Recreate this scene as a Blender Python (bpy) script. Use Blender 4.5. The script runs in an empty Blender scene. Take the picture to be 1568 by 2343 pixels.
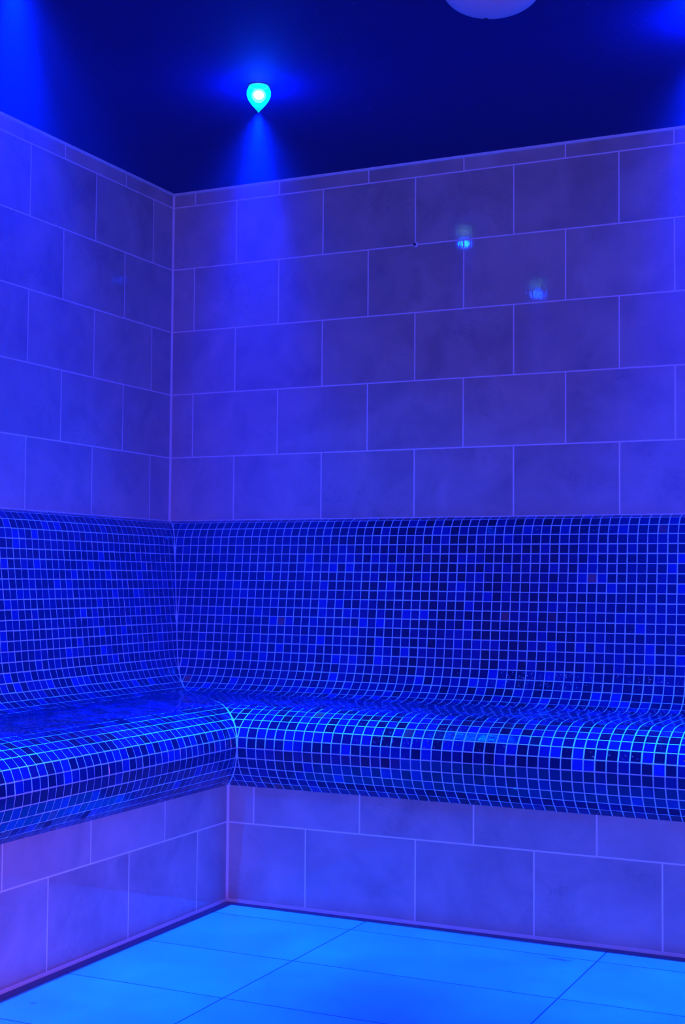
import bpy, bmesh, math, random
from mathutils import Vector, Matrix
random.seed(7)
col = bpy.context.scene.collection
sc = bpy.context.scene

# ------------------------------------------------------------------ dimensions (metres)
CEIL = 2.057
TH = 0.1991                 # wall tile height
TW = 0.30                   # wall tile width
LINE1 = 2.011               # first full horizontal joint under the ceiling
D = 0.5305                  # depth of the bench base
RX, FY = 3.4, -4.6          # far extents of the room (behind the camera)
PITCH = 0.0265              # mosaic pitch

# ------------------------------------------------------------------ node helper
class N:
    def __init__(s, mat):
        mat.use_nodes = True
        s.t = mat.node_tree
        s.t.nodes.clear()
        s.out = s.t.nodes.new('ShaderNodeOutputMaterial')
    def new(s, typ, **kw):
        n = s.t.nodes.new(typ)
        for k, v in kw.items(): setattr(n, k, v)
        return n
    def link(s, a, b): s.t.links.new(a, b)
    def put(s, sock, v):
        if hasattr(v, 'links'): s.link(v, sock)
        else: sock.default_value = v
    def m(s, op, a, b=None, c=None, clamp=False):
        n = s.new('ShaderNodeMath', operation=op); n.use_clamp = clamp
        s.put(n.inputs[0], a)
        if b is not None: s.put(n.inputs[1], b)
        if c is not None: s.put(n.inputs[2], c)
        return n.outputs[0]
    def mix(s, f, a, b):
        n = s.new('ShaderNodeMix', data_type='RGBA')
        s.put(n.inputs[0], f); s.put(n.inputs[6], a); s.put(n.inputs[7], b)
        return n.outputs[2]
    def vec(s, x, y, z=0.0):
        n = s.new('ShaderNodeCombineXYZ')
        s.put(n.inputs[0], x); s.put(n.inputs[1], y); s.put(n.inputs[2], z)
        return n.outputs[0]
    def noise(s, v, scale, detail=3, rough=.5, dist=0.0):
        n = s.new('ShaderNodeTexNoise'); s.put(n.inputs['Vector'], v)
        n.inputs['Scale'].default_value = scale; n.inputs['Detail'].default_value = detail
        n.inputs['Roughness'].default_value = rough; n.inputs['Distortion'].default_value = dist
        return n.outputs[0]
    def white(s, v):
        n = s.new('ShaderNodeTexWhiteNoise', noise_dimensions='3D'); s.put(n.inputs['Vector'], v)
        return n.outputs[0]
    def ramp(s, f, stops, interp='LINEAR'):
        n = s.new('ShaderNodeValToRGB'); s.put(n.inputs[0], f)
        e = n.color_ramp.elements; n.color_ramp.interpolation = interp
        while len(e) < len(stops): e.new(0.5)
        for i, (p, c) in enumerate(stops):
            e[i].position = p; e[i].color = (c[0], c[1], c[2], 1)
        return n.outputs[0]
    def smooth(s, v, a, b):
        n = s.new('ShaderNodeMapRange', interpolation_type='SMOOTHSTEP')
        s.put(n.inputs[0], v); s.put(n.inputs[1], a); s.put(n.inputs[2], b)
        n.inputs[3].default_value = 0; n.inputs[4].default_value = 1
        return n.outputs[0]
    def bump(s, h, strength, dist, normal=None):
        n = s.new('ShaderNodeBump'); s.put(n.inputs['Height'], h)
        n.inputs['Strength'].default_value = strength; n.inputs['Distance'].default_value = dist
        if normal is not None: s.link(normal, n.inputs['Normal'])
        return n.outputs[0]
    def bsdf(s, color, rough, normal=None, spec=.5):
        n = s.new('ShaderNodeBsdfPrincipled')
        s.put(n.inputs['Base Color'], color); s.put(n.inputs['Roughness'], rough)
        s.put(n.inputs['Specular IOR Level'], spec)
        if normal is not None: s.link(normal, n.inputs['Normal'])
        s.link(n.outputs[0], s.out.inputs[0])
        return n
def c4(r, g, b): return (r, g, b, 1.0)

def cell_edge(n, q):
    """distance (in cell units) to the nearest cell border, and the cell index"""
    f = n.m('FRACT', q)
    return n.m('MINIMUM', f, n.m('SUBTRACT', 1.0, f)), n.m('FLOOR', q)

def wall_tiles(name, axis, zref, off, corner=None, tone=(.58, .50, .38), bottom=None):
    """running-bond stone tiles. axis 'x' or 'y'; off = joint position measured from the corner"""
    mat = bpy.data.materials.new(name); n = N(mat)
    pos = n.new('ShaderNodeNewGeometry').outputs['Position']
    sp = n.new('ShaderNodeSeparateXYZ'); n.link(pos, sp.inputs[0])
    a = sp.outputs[0] if axis == 'x' else n.m('MULTIPLY', sp.outputs[1], -1.0)
    z = sp.outputs[2]
    q = n.m('DIVIDE', n.m('SUBTRACT', zref, z), TH)
    ez, row = cell_edge(n, q)
    odd = n.m('ABSOLUTE', n.m('MODULO', row, 2.0))
    qa = n.m('ADD', n.m('DIVIDE', n.m('SUBTRACT', a, off), TW), n.m('MULTIPLY', odd, .5))
    ea, cx = cell_edge(n, qa)
    d = n.m('MINIMUM', n.m('MULTIPLY', ez, TH), n.m('MULTIPLY', ea, TW))
    if corner is not None:
        # silicone in the corner: wider joint
        dc = n.m('SUBTRACT', n.m('SUBTRACT', a, corner), .0032)
        d = n.m('MINIMUM', d, dc)
    g = n.m('SUBTRACT', 1.0, n.smooth(d, .0013, .0026))
    rnd = n.white(n.vec(cx, row, 3.0 if axis == 'x' else 8.0))
    shift = n.vec(n.m('MULTIPLY', rnd, 31.0), n.m('MULTIPLY', rnd, 17.0), 0.0)
    va = n.new('ShaderNodeVectorMath', operation='ADD'); n.link(pos, va.inputs[0]); n.link(shift, va.inputs[1])
    cloud = n.noise(va.outputs[0], 7.0, 4, .55, .6)
    fine = n.noise(va.outputs[0], 60.0, 3, .6)
    vein = n.noise(va.outputs[0], 11.0, 5, .6, 1.6)
    vein = n.m('SUBTRACT', 1.0, n.smooth(n.m('ABSOLUTE', n.m('SUBTRACT', vein, .5)), 0.0, .02))
    veinm = n.m('MULTIPLY', vein, n.smooth(n.noise(va.outputs[0], 5.0, 2), .5, .65))
    k = n.m('ADD', .80, n.m('MULTIPLY', n.m('SUBTRACT', cloud, .5), .75))
    k = n.m('ADD', k, n.m('MULTIPLY', n.m('SUBTRACT', fine, .5), .10))
    k = n.m('ADD', k, n.m('MULTIPLY', n.m('SUBTRACT', rnd, .5), .16))
    k = n.m('SUBTRACT', k, n.m('MULTIPLY', veinm, .12))
    vm = n.new('ShaderNodeVectorMath', operation='SCALE'); vm.inputs[0].default_value = tone; n.link(k, vm.inputs['Scale'])
    colr = n.mix(g, vm.outputs[0], c4(.92, .86, .82))
    # long wavy glaze so lamp reflections break into streaks
    sc_ = n.new('ShaderNodeVectorMath', operation='MULTIPLY'); n.link(pos, sc_.inputs[0]); sc_.inputs[1].default_value = (1, 1, .35)
    wav = n.noise(sc_.outputs[0], 110.0, 3, .6)
    h = n.m('ADD', n.m('MULTIPLY', n.m('SUBTRACT', 1.0, g), 1.0), n.m('MULTIPLY', wav, .20))
    nb = n.bump(h, .35, .0012)
    rg = n.m('ADD', .05, n.m('MULTIPLY', g, .45))
    n.bsdf(colr, rg, nb, .35)
    return mat

def mosaic(name, side):
    """glass tile faces; the raised tiles themselves are modelled, this only colours and ripples them"""
    mat = bpy.data.materials.new(name); n = N(mat)
    uv = n.new('ShaderNodeUVMap', uv_map='cells').outputs[0]
    pos = n.new('ShaderNodeNewGeometry').outputs['Position']
    sp = n.new('ShaderNodeSeparateXYZ'); n.link(uv, sp.inputs[0])
    cu = n.m('FLOOR', sp.outputs[0]); cv = n.m('FLOOR', sp.outputs[1])
    rnd = n.white(n.vec(cu, cv, float(side)))
    rnd2 = n.white(n.vec(cv, cu, float(side) + 4.5))
    base = n.ramp(rnd, [(0.0, (.0015, .0015, .004)), (.27, (.002, .002, .012)), (.28, (.0015, .002, .020)),
                        (.45, (.002, .003, .040)), (.72, (.003, .004, .070)), (.90, (.004, .008, .125)), (1.0, (.006, .016, .24))])
    mott = n.noise(pos, 160.0, 4, .6)
    mv = n.m('ADD', .62, n.m('MULTIPLY', mott, .76))
    mm = n.new('ShaderNodeVectorMath', operation='SCALE'); n.link(base, mm.inputs[0]); n.link(mv, mm.inputs['Scale'])
    flk = n.smooth(n.noise(n.vec(n.m('MULTIPLY', sp.outputs[0], 3.0), sp.outputs[1], 0.0), 3.2, 3), .56, .68)
    isb = n.m('MULTIPLY', n.smooth(rnd2, .965, .97), flk)
    colr = n.mix(isb, mm.outputs[0], c4(.20, .05, .015))
    vor = n.new('ShaderNodeTexVoronoi', feature='F1'); n.link(pos, vor.inputs['Vector'])
    vor.inputs['Scale'].default_value = 170.0
    dro = n.m('SUBTRACT', 1.0, n.smooth(vor.outputs['Distance'], .03, .30))
    wet = n.smooth(n.noise(pos, 17.0, 2), .45, .60)
    dro = n.m('MULTIPLY', dro, wet)
    h = n.m('ADD', n.m('MULTIPLY', n.noise(pos, 60.0, 2), .3), n.m('MULTIPLY', dro, .8))
    n.bsdf(colr, .09, n.bump(h, .9, .0009), .36)
    return mat

def floor_mat():
    mat = bpy.data.materials.new('floor_tiles'); n = N(mat)
    pos = n.new('ShaderNodeNewGeometry').outputs['Position']
    sp = n.new('ShaderNodeSeparateXYZ'); n.link(pos, sp.inputs[0])
    ex, cx = cell_edge(n, n.m('DIVIDE', n.m('SUBTRACT', sp.outputs[0], .938), .6))
    ey, cy = cell_edge(n, n.m('DIVIDE', n.m('SUBTRACT', n.m('MULTIPLY', sp.outputs[1], -1.0), .643), .3))
    d = n.m('MINIMUM', n.m('MULTIPLY', ex, .6), n.m('MULTIPLY', ey, .3))
    g = n.m('SUBTRACT', 1.0, n.smooth(d, .0009, .0024))
    rnd = n.white(n.vec(cx, cy, 2.0))
    sh = n.vec(n.m('MULTIPLY', rnd, 21.0), n.m('MULTIPLY', rnd, 9.0), 0.0)
    va = n.new('ShaderNodeVectorMath', operation='ADD'); n.link(pos, va.inputs[0]); n.link(sh, va.inputs[1])
    cloud = n.noise(va.outputs[0], 5.0, 4, .55, .8)
    k = n.m('ADD', .9, n.m('MULTIPLY', n.m('SUBTRACT', cloud, .5), .7))
    # two small dark scuffs
    spots = None
    for (x, y, rx, ry) in ((1.46, -.665, .035, .010), (1.64, -.60, .006, .004), (.62, -1.44, .008, .008)):
        dx = n.m('DIVIDE', n.m('SUBTRACT', sp.outputs[0], x), rx); dy = n.m('DIVIDE', n.m('SUBTRACT', sp.outputs[1], y), ry)
        r = n.m('SQRT', n.m('ADD', n.m('MULTIPLY', dx, dx), n.m('MULTIPLY', dy, dy)))
        r = n.m('ADD', r, n.m('MULTIPLY', n.m('SUBTRACT', n.noise(pos, 90.0, 3), .5), 1.6))
        m_ = n.m('SUBTRACT', 1.0, n.smooth(r, .3, 1.1))
        spots = m_ if spots is None else n.m('MAXIMUM', spots, m_)
    k = n.m('SUBTRACT', k, n.m('MULTIPLY', spots, .45))
    vm = n.new('ShaderNodeVectorMath', operation='SCALE'); vm.inputs[0].default_value = (.07, .37, .28); n.link(k, vm.inputs['Scale'])
    colr = n.mix(n.m('MULTIPLY', g, .92), vm.outputs[0], c4(.05, .03, .05))
    h = n.m('ADD', n.m('SUBTRACT', 1.0, g), n.m('MULTIPLY', n.noise(pos, 70.0, 3), .12))
    n.bsdf(colr, n.m('ADD', .38, n.m('MULTIPLY', g, .4)), n.bump(h, .4, .001), .3)
    return mat

def plain(name, c, rough, spec=.5, bumps=None, mottle=.08, scale=20.0):
    mat = bpy.data.materials.new(name); n = N(mat)
    pos = n.new('ShaderNodeNewGeometry').outputs['Position']
    k = n.m('ADD', 1.0 - mottle / 2, n.m('MULTIPLY', n.noise(pos, scale, 3), mottle))
    vm = n.new('ShaderNodeVectorMath', operation='SCALE'); vm.inputs[0].default_value = c; n.link(k, vm.inputs['Scale'])
    nb = n.bump(n.noise(pos, bumps[0], 3), bumps[1], bumps[2]) if bumps else None
    n.bsdf(vm.outputs[0], rough, nb, spec)
    return mat

def ceiling_mat():
    mat = bpy.data.materials.new('ceiling_paint'); n = N(mat)
    pos = n.new('ShaderNodeNewGeometry').outputs['Position']
    k = n.m('ADD', .9, n.m('MULTIPLY', n.noise(pos, 3.0, 3), .2))
    vor = n.new('ShaderNodeTexVoronoi', feature='F1'); n.link(pos, vor.inputs['Vector']); vor.inputs['Scale'].default_value = 26.0
    dot = n.m('SUBTRACT', 1.0, n.smooth(vor.outputs['Distance'], .04, .10))       # condensation beads
    vm = n.new('ShaderNodeVectorMath', operation='SCALE'); vm.inputs[0].default_value = (.005, .009, .115); n.link(k, vm.inputs['Scale'])
    colr = n.mix(n.m('MULTIPLY', dot, .10), vm.outputs[0], c4(.3, .4, .6))
    n.bsdf(colr, .75, n.bump(dot, .8, .002), .12)
    return mat

# ------------------------------------------------------------------ object helpers
def tag(o, label=None, cat=None, group=None, kind=None):
    if label: o['label'] = label
    if cat: o['category'] = cat
    if group: o['group'] = group
    if kind: o['kind'] = kind
    return o
def link_bm(name, bm, mat, parent=None, smooth=False):
    me = bpy.data.meshes.new(name); bm.normal_update(); bm.to_mesh(me); bm.free()
    if mat: me.materials.append(mat)
    if smooth:
        for p in me.polygons: p.use_smooth = True
    o = bpy.data.objects.new(name, me); col.objects.link(o)
    if parent: o.parent = parent
    return o
def empty(name, loc=(0, 0, 0)):
    o = bpy.data.objects.new(name, None); o.location = loc; o.empty_display_size = .1; col.objects.link(o); return o
def box_bm(x0, x1, y0, y1, z0, z1, bm=None, bevel=0):
    bm = bm or bmesh.new()
    r = bmesh.ops.create_cube(bm, size=1.0, matrix=Matrix.Translation(((x0 + x1) / 2, (y0 + y1) / 2, (z0 + z1) / 2)) @ Matrix.Diagonal((x1 - x0, y1 - y0, z1 - z0, 1)))
    if bevel:
        bmesh.ops.bevel(bm, geom=list({e for v in r['verts'] for e in v.link_edges}), offset=bevel, segments=2, affect='EDGES')
    return bm
def struct(name, bm, mat, parent=None, smooth=False):
    o = link_bm(name, bm, mat, parent, smooth)
    if parent is None: o['kind'] = 'structure'
    return o
def lathe_bm(prof, seg=40, bm=None):
    """prof = [(r, z)...]"""
    bm = bm or bmesh.new(); rings = []
    for r, z in prof:
        if r < 1e-6: rings.append([bm.verts.new((0, 0, z))])
        else: rings.append([bm.verts.new((r * math.cos(2 * math.pi * k / seg), r * math.sin(2 * math.pi * k / seg), z)) for k in range(seg)])
    for A, B in zip(rings, rings[1:]):
        for k in range(seg):
            a0, a1 = A[k % len(A)], A[(k + 1) % len(A)]; b0, b1 = B[k % len(B)], B[(k + 1) % len(B)]
            vs = []
            for v in (a0, a1, b1, b0):
                if v not in vs: vs.append(v)
            if len(vs) > 2: bm.faces.new(vs)
    bmesh.ops.recalc_face_normals(bm, faces=bm.faces)
    return bm

# ------------------------------------------------------------------ room shell
m_back = wall_tiles('stone_wall_tiles_back', 'x', LINE1, .2316, 0.0)
m_left = wall_tiles('stone_wall_tiles_left', 'y', LINE1, .1135, 0.0)
m_far = wall_tiles('stone_wall_tiles_far', 'y', LINE1, .1)
m_front = wall_tiles('stone_wall_tiles_front', 'x', LINE1, .1)
m_base_b = wall_tiles('base_tiles_right', 'x', .2054, D + .2278, D)
m_base_l = wall_tiles('base_tiles_left', 'y', .2054, D + .1489, D)
m_sil = plain('silicone_joint', (.74, .84, .82), .45)
m_white = plain('white_plastic', (.85, .62, .55), .40)
m_dark = plain('dark_hole', (.01, .01, .012), .6)
m_ceil = ceiling_mat()

struct('floor', box_bm(0, RX, FY, 0, -.08, 0), floor_mat())
struct('ceiling', box_bm(0, RX, FY, 0, CEIL, CEIL + .08), m_ceil)
struct('wall_back', box_bm(-.1, RX + .1, 0, .1, -.08, CEIL + .08), m_back)
struct('wall_left', box_bm(-.1, 0, FY, 0, -.08, CEIL + .08), m_left)
struct('wall_right', box_bm(RX, RX + .1, FY, 0, -.08, CEIL + .08), m_far)
struct('wall_front', box_bm(-.1, RX + .1, FY - .1, FY, -.08, CEIL + .08), m_front)

def bead_x(x0, x1, y, z, h, d):      # sealing strip against a wall facing -y
    return box_bm(x0, x1, y - d, y, z, z + h)
# white sealing bead where the wall tiles meet the ceiling
bm = bead_x(0, RX, 0, CEIL - .0075, .0075, .004)
struct('trim_1', bm, m_sil)
bm = box_bm(0, .004, FY, -.004, CEIL - .0075, CEIL)
struct('trim_2', bm, m_sil)

# ------------------------------------------------------------------ mosaic bench
CP = [(0, 1.0154), (.012, 1.0140), (.026, 1.0065), (.0385, .9926), (.0480, .975), (.0535, .958), (.0598, .904), (.0729, .8005),
      (.086, .70), (.0985, .602), (.108, .572), (.122, .545), (.143, .524), (.170, .5105), (.205, .505), (.25, .504), (.35, .505),
      (.45, .505), (.490, .502), (.515, .4950), (.5511, .4790), (.5762, .4580), (.5880, .4320), (.5902, .4020), (.5840, .3690),
      (.568, .3370), (.5500, .3170), (.5305, .3010)]
def catmull(P, n=30):
    P = [Vector(p) for p in P]; Q = [2 * P[0] - P[1]] + P + [2 * P[-1] - P[-2]]; o = []
    for i in range(1, len(Q) - 2):
        p0, p1, p2, p3 = Q[i - 1:i + 3]
        d0, d1, d2 = [(b - a).length ** .5 for a, b in ((p0, p1), (p1, p2), (p2, p3))]
        m1 = (p2 - p1) + d1 * ((p1 - p0) / d0 - (p2 - p0) / (d0 + d1))
        m2 = (p2 - p1) + d1 * ((p3 - p2) / d2 - (p3 - p1) / (d1 + d2))
        for k in range(n):
            t = k / n
            o.append((2*t**3 - 3*t*t + 1) * p1 + (t**3 - 2*t*t + t) * m1 + (-2*t**3 + 3*t*t) * p2 + (t**3 - t*t) * m2)
    o.append(P[-1]); return o
dense = catmull(CP)
cum = [0.0]
for a, b in zip(dense, dense[1:]): cum.append(cum[-1] + (b - a).length)
TOT = cum[-1]
def at_len(s):
    s = min(max(s, 0), TOT)
    for i in range(len(cum) - 1):
        if cum[i + 1] >= s:
            f = (s - cum[i]) / max(cum[i + 1] - cum[i], 1e-9); return dense[i].lerp(dense[i + 1], f)
    return dense[-1]
NR = 44
p0 = TOT / NR
rowlen = []
for i in range(NR + 1):
    e = 0.0
    if i > 22: e = .0062 * min(1, (i - 22) / 14)
    if i > 41: e *= (NR - i) / 3 if i < NR else 0
    rowlen.append(i * p0 + e)
prof = [at_len(s) for s in rowlen]

OFF_X = 1.1747 % PITCH
OFF_Y = .8049 % PITCH
GAP, LIFT, BEV, SEAM = .00135, .0009, .0005, .0024
def clip(poly, nx, ny, d):
    """keep the points with nx*x + ny*y >= d"""
    out = []
    for k in range(len(poly)):
        p, q = poly[k], poly[(k + 1) % len(poly)]
        a, b = nx * p[0] + ny * p[1] - d, nx * q[0] + ny * q[1] - d
        if a >= 0: out.append(p)
        if (a >= 0) != (b >= 0):
            t = a / (a - b); out.append((p[0] + (q[0] - p[0]) * t, p[1] + (q[1] - p[1]) * t))
    return out
def run(name, i0, i1, side, mat, parent):
    """rows i0..i1 of the profile as a grout bed carrying raised glass tiles; side 0 = back wall (+x), 1 = left wall (-y)"""
    rg = random.Random(side * 100 + i0)
    end = RX - .001 if side == 0 else -FY - .001
    off = OFF_X if side == 0 else OFF_Y
    V, F, MI, UV = [], [], [], []
    def put(s, P, lift, nrm):
        # P = profile point (depth, height)
        q = P + nrm * lift
        s = max(s, .0006)
        V.append((s, -max(q.x, .0006), q.y) if side == 0 else (max(q.x, .0006), -s, q.y)); return len(V) - 1
    def face(ids, mi, uv):
        F.append(ids if side == 1 else ids[::-1]); MI.append(mi); UV.append(uv)
    for i in range(i0, i1):
        A, B = prof[i], prof[i + 1]
        L = (B - A).length; dr = (B - A) / L; nrm = Vector((-dr.y, dr.x))       # outward normal in the section plane
        # grout bed
        ids = [put(A.x, A, 0, nrm), put(B.x, B, 0, nrm), put(end, B, 0, nrm), put(end, A, 0, nrm)]
        face(ids, 1, (0, 0))
        slope = (B.x - A.x) / L                                                 # mitre line s = A.x + slope*w
        ln = math.hypot(1, slope)
        k0 = math.floor((min(A.x, B.x) - off) / PITCH); k1 = math.ceil((end - off) / PITCH)
        for k in range(k0, k1):
            x0, x1 = off + k * PITCH, off + (k + 1) * PITCH
            jx, jy = rg.uniform(-.00025, .00025), rg.uniform(-.00025, .00025); g = GAP + rg.uniform(-.0002, .0002)
            sk = rg.uniform(-.00022, .00022)
            def poly(ins):
                m = g + ins
                P = [(x0 + m + jx + sk, m + jy), (x0 + m + jx - sk, L - m + jy), (min(x1 - m, end) + jx - sk, L - m + jy), (min(x1 - m, end) + jx + sk, m + jy)]
                return clip(P, 1 / ln, -slope / ln, (A.x + 0) / ln + (SEAM if not 21 <= i < 34 else .0012) + ins)
            lo, hi = poly(0), poly(BEV)
            if len(lo) < 3 or len(hi) < 3: continue
            xs = [p[0] for p in hi]
            if max(xs) - min(xs) < .002: continue
            cuv = (k + .5, i + .5)
            tx, ty = rg.gauss(0, .010), rg.gauss(0, .010)                        # hand-set tiles never sit quite flat
            cx, cy = (x0 + x1) / 2, L / 2
            top = [put(p[0], A + dr * p[1], LIFT + tx * (p[0] - cx) + ty * (p[1] - cy), nrm) for p in hi]
            face(top, 0, cuv)
            if len(lo) == len(hi):
                bot = [put(p[0], A + dr * p[1], -.0001, nrm) for p in lo]
                m_ = len(lo)
                for q in range(m_):
                    r_ = (q + 1) % m_
                    face([bot[q], bot[r_], top[r_], top[q]], 0, cuv)
    me = bpy.data.meshes.new(name); me.from_pydata(V, [], F)
    uv = me.uv_layers.new(name='cells')
    for p in me.polygons:
        p.material_index = MI[p.index]
        for li in p.loop_indices: uv.data[li].uv = UV[p.index]
    me.materials.append(mat); me.materials.append(m_grout); me.update()
    o = bpy.data.objects.new(name, me); col.objects.link(o); o.parent = parent
    return o

m_grout = plain('mosaic_grout', (.46, .76, .80), .7, .3, (300, .3, .0005), .16, 60)
bench = tag(empty('corner_bench', (0, 0, 0)), 'L-shaped built-in bench clad in small blue glass mosaic around the room corner', 'bench')
mm = [mosaic('blue_glass_mosaic_right', 0), mosaic('blue_glass_mosaic_left', 1)]
for side in (0, 1):
    run('backrest', 0, 21, side, mm[side], bench)
    run('seat', 21, 35, side, mm[side], bench)
    run('rounded_seat_edge', 35, NR, side, mm[side], bench)
# base walls of the bench (solid blocks behind the visible faces)
b0 = link_bm('base', box_bm(D - .06, RX - .001, -D, -D + .06, .009, .3005), m_base_b, bench)
b1 = link_bm('base', box_bm(D - .06, D, FY + .001, -D - .0005, .009, .3005), m_base_l, bench)
# silicone seams along the floor, in the corner of the base, under the ceiling
j0 = link_bm('floor_seam', box_bm(D - .02, RX - .001, -D - .0012, -D + .05, 0, .0095), m_sil, b0)
j1 = link_bm('floor_seam', box_bm(D - .05, D + .0012, FY + .001, -D - .0013, 0, .0095), m_sil, b1)
m_shade = plain('overhang_shade', (.10, .10, .11), .5, .4)  # shade under the bench overhang, put in as a dark strip on the floor
link_bm('floor_shade_strip', box_bm(D + .0015, RX - .001, -D - .0245, -D - .0013, 0.0002, .0011), m_shade, b0)
link_bm('floor_shade_strip', box_bm(D + .0014, D + .0245, FY + .001, -D - .0250, 0.0002, .0011), m_shade, b1)
# thin bright bead where the mosaic starts on the wall
link_bm('top_seam', box_bm(0.0035, RX - .001, -.0036, -.0006, 1.0140, 1.0180), m_sil, bench)
link_bm('top_seam', box_bm(.0006, .0036, FY + .001, -.0006, 1.0140, 1.0180), m_sil, bench)

# ------------------------------------------------------------------ water droplets beaded on the glass
m_drop = plain('water_bead', (.004, .012, .06), .035, 1.0)
for nd in m_drop.node_tree.nodes:
    if nd.type == 'BSDF_PRINCIPLED':
        nd.inputs['Metallic'].default_value = 1.0
        for l in list(nd.inputs['Base Color'].links): m_drop.node_tree.links.remove(l)
        nd.inputs['Base Color'].default_value = (.5, .95, 1, 1)
bm = bmesh.new(); rw = random.Random(31)
def droplets(side, rows, s0, s1, count, mean):
    for _ in range(count):
        i = rw.choice(rows); w_ = rw.uniform(.15, .85)
        s = rw.gauss((s0 + s1) / 2, (s1 - s0) / 4)
        A, B = prof[i], prof[i + 1]; P = A.lerp(B, w_); dr = (B - A).normalized(); nn = Vector((-dr.y, dr.x)); P = P + nn * (LIFT + .0004)
        fr = (s - (OFF_X if side == 0 else OFF_Y)) / PITCH % 1
        if fr < .12 or fr > .88: continue
        r_ = mean * rw.uniform(.8, 2.0)
        if side == 0: c_ = Vector((s, -P.x, P.y)); n3 = Vector((0, -nn.x, nn.y))
        else: c_ = Vector((P.x, -s, P.y)); n3 = Vector((nn.x, 0, nn.y))
        mt = Matrix.Translation(c_) @ n3.to_track_quat('Z', 'Y').to_matrix().to_4x4() @ Matrix.Diagonal((r_, r_ * rw.uniform(.8, 1.3), r_ * rw.uniform(.10, .28), 1))
        lens = lathe_bm([(0, 1.0), (.30, .91), (.58, .66), (.82, .33), (1.0, 0.0)], 10)
        tmp = bpy.data.meshes.new('tmp'); lens.transform(mt); lens.to_mesh(tmp); lens.free(); bm.from_mesh(tmp); bpy.data.meshes.remove(tmp)
droplets(0, [17, 18], 1.08, 1.40, 130, .0013)
droplets(0, [17], 1.35, 1.72, 60, .0010)
droplets(0, [35, 36, 37], .92, 1.32, 170, .0013)
droplets(0, [35, 36, 37], 1.48, 1.85, 60, .0014)
droplets(0, [35, 36], .70, 1.0, 16, .0012)
droplets(1, [35, 36], .68, 1.15, 70, .0012)
droplets(0, [2], 1.15, 1.6, 30, .0010)
tag(link_bm('water_droplets', bm, m_drop, None, True), 'tiny shiny water droplets beaded on the blue mosaic of the bench', 'water', kind='stuff')

# ------------------------------------------------------------------ crystal drop lamps in the ceiling
def emis(name, c, s):
    mat = bpy.data.materials.new(name); n = N(mat)
    e = n.new('ShaderNodeEmission'); e.inputs[0].default_value = (*c, 1); e.inputs[1].default_value = s
    n.link(e.outputs[0], n.out.inputs[0]); return mat
def soft_emis(name, c, s, a):
    mat = bpy.data.materials.new(name); n = N(mat)
    e = n.new('ShaderNodeEmission'); e.inputs[0].default_value = (*c, 1); e.inputs[1].default_value = s
    t = n.new('ShaderNodeBsdfTransparent'); mx = n.new('ShaderNodeMixShader'); mx.inputs[0].default_value = a
    n.link(t.outputs[0], mx.inputs[1]); n.link(e.outputs[0], mx.inputs[2]); n.link(mx.outputs[0], n.out.inputs[0]); return mat
def glow_glass():
    mat = bpy.data.materials.new('glowing_crystal'); n = N(mat)
    tc = n.new('ShaderNodeTexCoord'); sp = n.new('ShaderNodeSeparateXYZ'); n.link(tc.outputs['Object'], sp.inputs[0])
    f = n.smooth(sp.outputs[2], -.066, -.03)
    e = n.new('ShaderNodeEmission'); e.inputs[0].default_value = (0.0, 1.0, 1.6, 1)
    n.put(e.inputs[1], n.m('ADD', .9, n.m('MULTIPLY', f, 1.3)))
    t = n.new('ShaderNodeBsdfTransparent'); t.inputs[0].default_value = (.8, .9, 1, 1)
    mx = n.new('ShaderNodeMixShader'); mx.inputs[0].default_value = .55
    n.link(t.outputs[0], mx.inputs[1]); n.link(e.outputs[0], mx.inputs[2]); n.link(mx.outputs[0], n.out.inputs[0])
    return mat
m_inner = soft_emis('inner_glow', (.55, 1.0, 1.4), 1.6, .5); m_glow = glow_glass(); m_core = emis('white_hot_led', (.7, 1.0, 1.5), 9.0); m_ring = plain('lamp_ring', (.10, .14, .25), .3)
BLUE = (0.0, .036, 1.0)
W = .92
def lights_at(loc, k=1.0):
    for nm, size, blend, pw, rad in (('wide_light', 112, 1.0, 150 * W, .012), ('halo_light', 76, 1.0, 420 * W, .012), ('beam_light', 40, 1.0, 2250 * W, .010)):
        if nm != 'wide_light' and k < 1: continue
        ld = bpy.data.lights.new(nm, 'SPOT'); ld.energy = pw * k; ld.color = BLUE; ld.spot_size = math.radians(size); ld.spot_blend = blend
        ld.shadow_soft_size = rad
        o = bpy.data.objects.new(nm, ld); o.location = (loc[0], loc[1], CEIL - .066); col.objects.link(o)
def drop_lamp(loc, label, glow=9.5):
    t = tag(empty('crystal_lamp', (loc[0], loc[1], CEIL)), label, 'lamp', 'blue crystal drop lamps in the ceiling')
    pr = [(.0, -.068), (.003, -.064), (.010, -.056), (.0185, -.046), (.026, -.035), (.0300, -.024), (.0300, -.014), (.0265, -.006), (.022, -.0005)]
    link_bm('crystal_drop', lathe_bm(pr, 32), m_glow, t, True)
    bm = lathe_bm([(0, -.034), (.007, -.032), (.0115, -.028), (.013, -.023), (.0115, -.018), (.007, -.014), (0, -.013)], 24)
    link_bm('lamp_core', bm, m_core, t, True)
    link_bm('inner_glow', lathe_bm([(0, -.043), (.008, -.040), (.0145, -.034), (.018, -.026), (.0175, -.019), (.012, -.011), (0, -.008)], 28), m_inner, t, True)
    link_bm('ceiling_ring', lathe_bm([(.020, 0), (.027, 0), (.027, -.001), (.025, -.002), (.020, -.002), (.020, 0)], 32), m_ring, t, True)
    g = bpy.data.lights.new('glow_light', 'POINT'); g.energy = glow; g.color = BLUE; g.shadow_soft_size = .012
    go = bpy.data.objects.new('glow_light', g); go.location = (loc[0], loc[1], CEIL - .062); col.objects.link(go)
    lights_at(loc)
drop_lamp((.712, -.73), 'glowing blue crystal drop lamp hanging from the dark ceiling above the bench corner')
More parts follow.
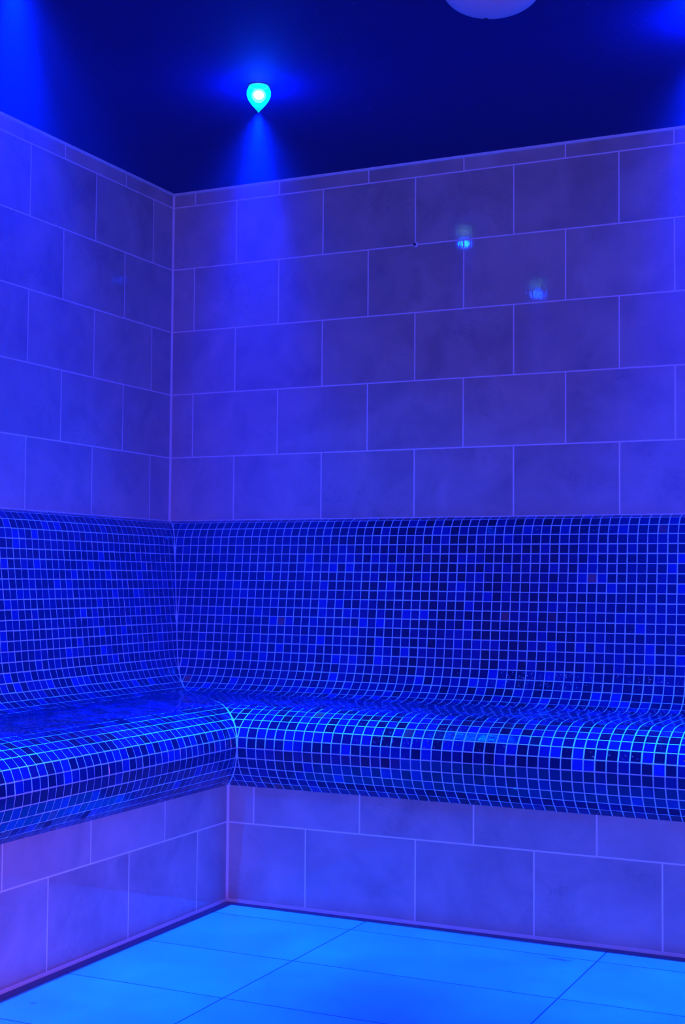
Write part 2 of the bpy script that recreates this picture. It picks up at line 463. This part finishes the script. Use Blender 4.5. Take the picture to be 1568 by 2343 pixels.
drop_lamp((.69, -1.64), 'blue crystal drop lamp in the ceiling above the left arm of the bench', 3)
drop_lamp((1.79, -.70), 'blue crystal drop lamp in the ceiling above the right arm of the bench')
for loc in ((2.85, -.70), (2.85, -1.80), (.66, -2.9), (.66, -3.9), (2.85, -2.9)):
    lights_at(loc, .8)

# ------------------------------------------------------------------ white dome fixture on the ceiling
dome = tag(empty('ceiling_dome', (1.427, -1.036, CEIL)), 'white shallow dome fixture on the ceiling at the top edge of the view', 'ceiling fixture')
R0, H0 = .102, .055
pr = [(0, -H0)] + [(R0 * math.sin(a), -.003 - (H0 - .003) * math.cos(a)) for a in [math.radians(x) for x in range(6, 91, 6)]]
pr += [(R0, -.001)]
link_bm('dome_cover', lathe_bm(pr, 64), m_white, dome, True)
cdir = Vector((.33, -.944, 0)); ldir = Vector((-.944, -.33, 0))
ph = math.radians(119)
hp = cdir * (R0 * math.cos(ph)) + ldir * .012; hp.z = -.003 - (H0 - .003) * math.sin(ph)
hn = (cdir * (math.cos(ph) / R0) + Vector((0, 0, -math.sin(ph) / H0))).normalized()
bm = lathe_bm([(0, .0012), (.0048, .0010), (.0055, -.001), (0, -.001)], 16)
bm.transform(Matrix.Translation(hp) @ hn.to_track_quat('Z', 'Y').to_matrix().to_4x4())
link_bm('screw_hole', bm, m_dark, dome)
link_bm('mounting_plate', lathe_bm([(0, 0), (R0 - .004, 0), (R0 - .004, -.003), (0, -.003)], 48), m_white, dome)

# ------------------------------------------------------------------ small dark sensor hole in a wall joint
pl = tag(empty('wall_plug', (.8308, 0, 1.8128)), 'tiny dark plug hole in a joint of the right-hand tiled wall', 'wall plug')
bm = lathe_bm([(0, -.0008), (.0085, -.0008), (.0075, -.0022), (0, -.0026)], 20); bm.transform(Matrix.Rotation(math.radians(-90), 4, 'X')); bm.transform(Matrix.Translation((.003, 0, -.001)))
bm.transform(Matrix.Diagonal((1, 1, 1, 1)))
for v in bm.verts: v.co.y = -abs(v.co.y)
link_bm('sealant_ring', bm, m_sil, pl, True)
bm = lathe_bm([(0, -.0024), (.0042, -.0024), (.0036, -.0034), (0, -.0036)], 16); bm.transform(Matrix.Rotation(math.radians(-90), 4, 'X'))
for v in bm.verts: v.co.y = -abs(v.co.y)
link_bm('plug', bm, m_dark, pl, True)

# ------------------------------------------------------------------ faint warm fill lights added near the camera, no visible source
wl = bpy.data.lights.new('warm_fill_light', 'AREA'); wl.energy = 15; wl.color = (1.0, .42, .5); wl.shape = 'RECTANGLE'; wl.size = .8; wl.size_y = 1.2
o = bpy.data.objects.new('warm_fill_light', wl); o.location = (2.9, -4.4, 1.3); col.objects.link(o)
o.rotation_euler = (Vector((.6, -.5, 1.0)) - o.location).to_track_quat('-Z', 'Y').to_euler()
wl = bpy.data.lights.new('low_warm_fill', 'SPOT'); wl.energy = 62; wl.color = (1.0, .12, .25); wl.spot_size = math.radians(42); wl.spot_blend = 1; wl.shadow_soft_size = .1  # added fill that reddens the left base
o = bpy.data.objects.new('low_warm_fill', wl); o.location = (2.0, -3.4, .35); col.objects.link(o)
o.rotation_euler = (Vector((.53, -1.9, .22)) - o.location).to_track_quat('-Z', 'Y').to_euler()

# ------------------------------------------------------------------ steam filling the room
w = bpy.data.worlds.new('steam_world'); sc.world = w; w.use_nodes = True
nt = w.node_tree; nt.nodes.clear()
wo = nt.nodes.new('ShaderNodeOutputWorld'); bg = nt.nodes.new('ShaderNodeBackground'); bg.inputs[0].default_value = (0, 0, 0, 1)
nt.links.new(bg.outputs[0], wo.inputs[0])
vs = nt.nodes.new('ShaderNodeVolumeScatter'); vs.inputs['Color'].default_value = (.04, .27, 1, 1); vs.inputs['Density'].default_value = .037; vs.inputs['Anisotropy'].default_value = .0
nt.links.new(vs.outputs[0], wo.inputs['Volume'])

# ------------------------------------------------------------------ camera
yaw, pitch, roll, f = .443906, .0490855, .0073730, 3135.29
c, s = math.cos(yaw), math.sin(yaw)
r = Vector((c, s, 0)); fw = Vector((-s, c, 0)); up = Vector((0, 0, 1))
f2 = fw * math.cos(pitch) + up * math.sin(pitch); u2 = up * math.cos(pitch) - fw * math.sin(pitch)
r3 = r * math.cos(roll) + u2 * math.sin(roll); u3 = u2 * math.cos(roll) - r * math.sin(roll)
cam = bpy.data.cameras.new('camera'); co = bpy.data.objects.new('camera', cam); col.objects.link(co)
M = Matrix((r3, u3, -f2)).transposed().to_4x4(); M.translation = Vector((2.341268, -3.654827, .837047))
co.matrix_world = M
cam.sensor_fit = 'HORIZONTAL'; cam.sensor_width = 36; cam.lens = f / 1568 * 36; cam.clip_start = .01
sc.camera = co
sc.view_settings.view_transform = 'Standard'; sc.view_settings.look = 'None'
sc.cycles.max_bounces = 5; sc.cycles.diffuse_bounces = 4; sc.cycles.glossy_bounces = 2; sc.cycles.volume_bounces = 0
sc.cycles.use_adaptive_sampling = True; sc.cycles.adaptive_threshold = .14; sc.cycles.adaptive_min_samples = 10
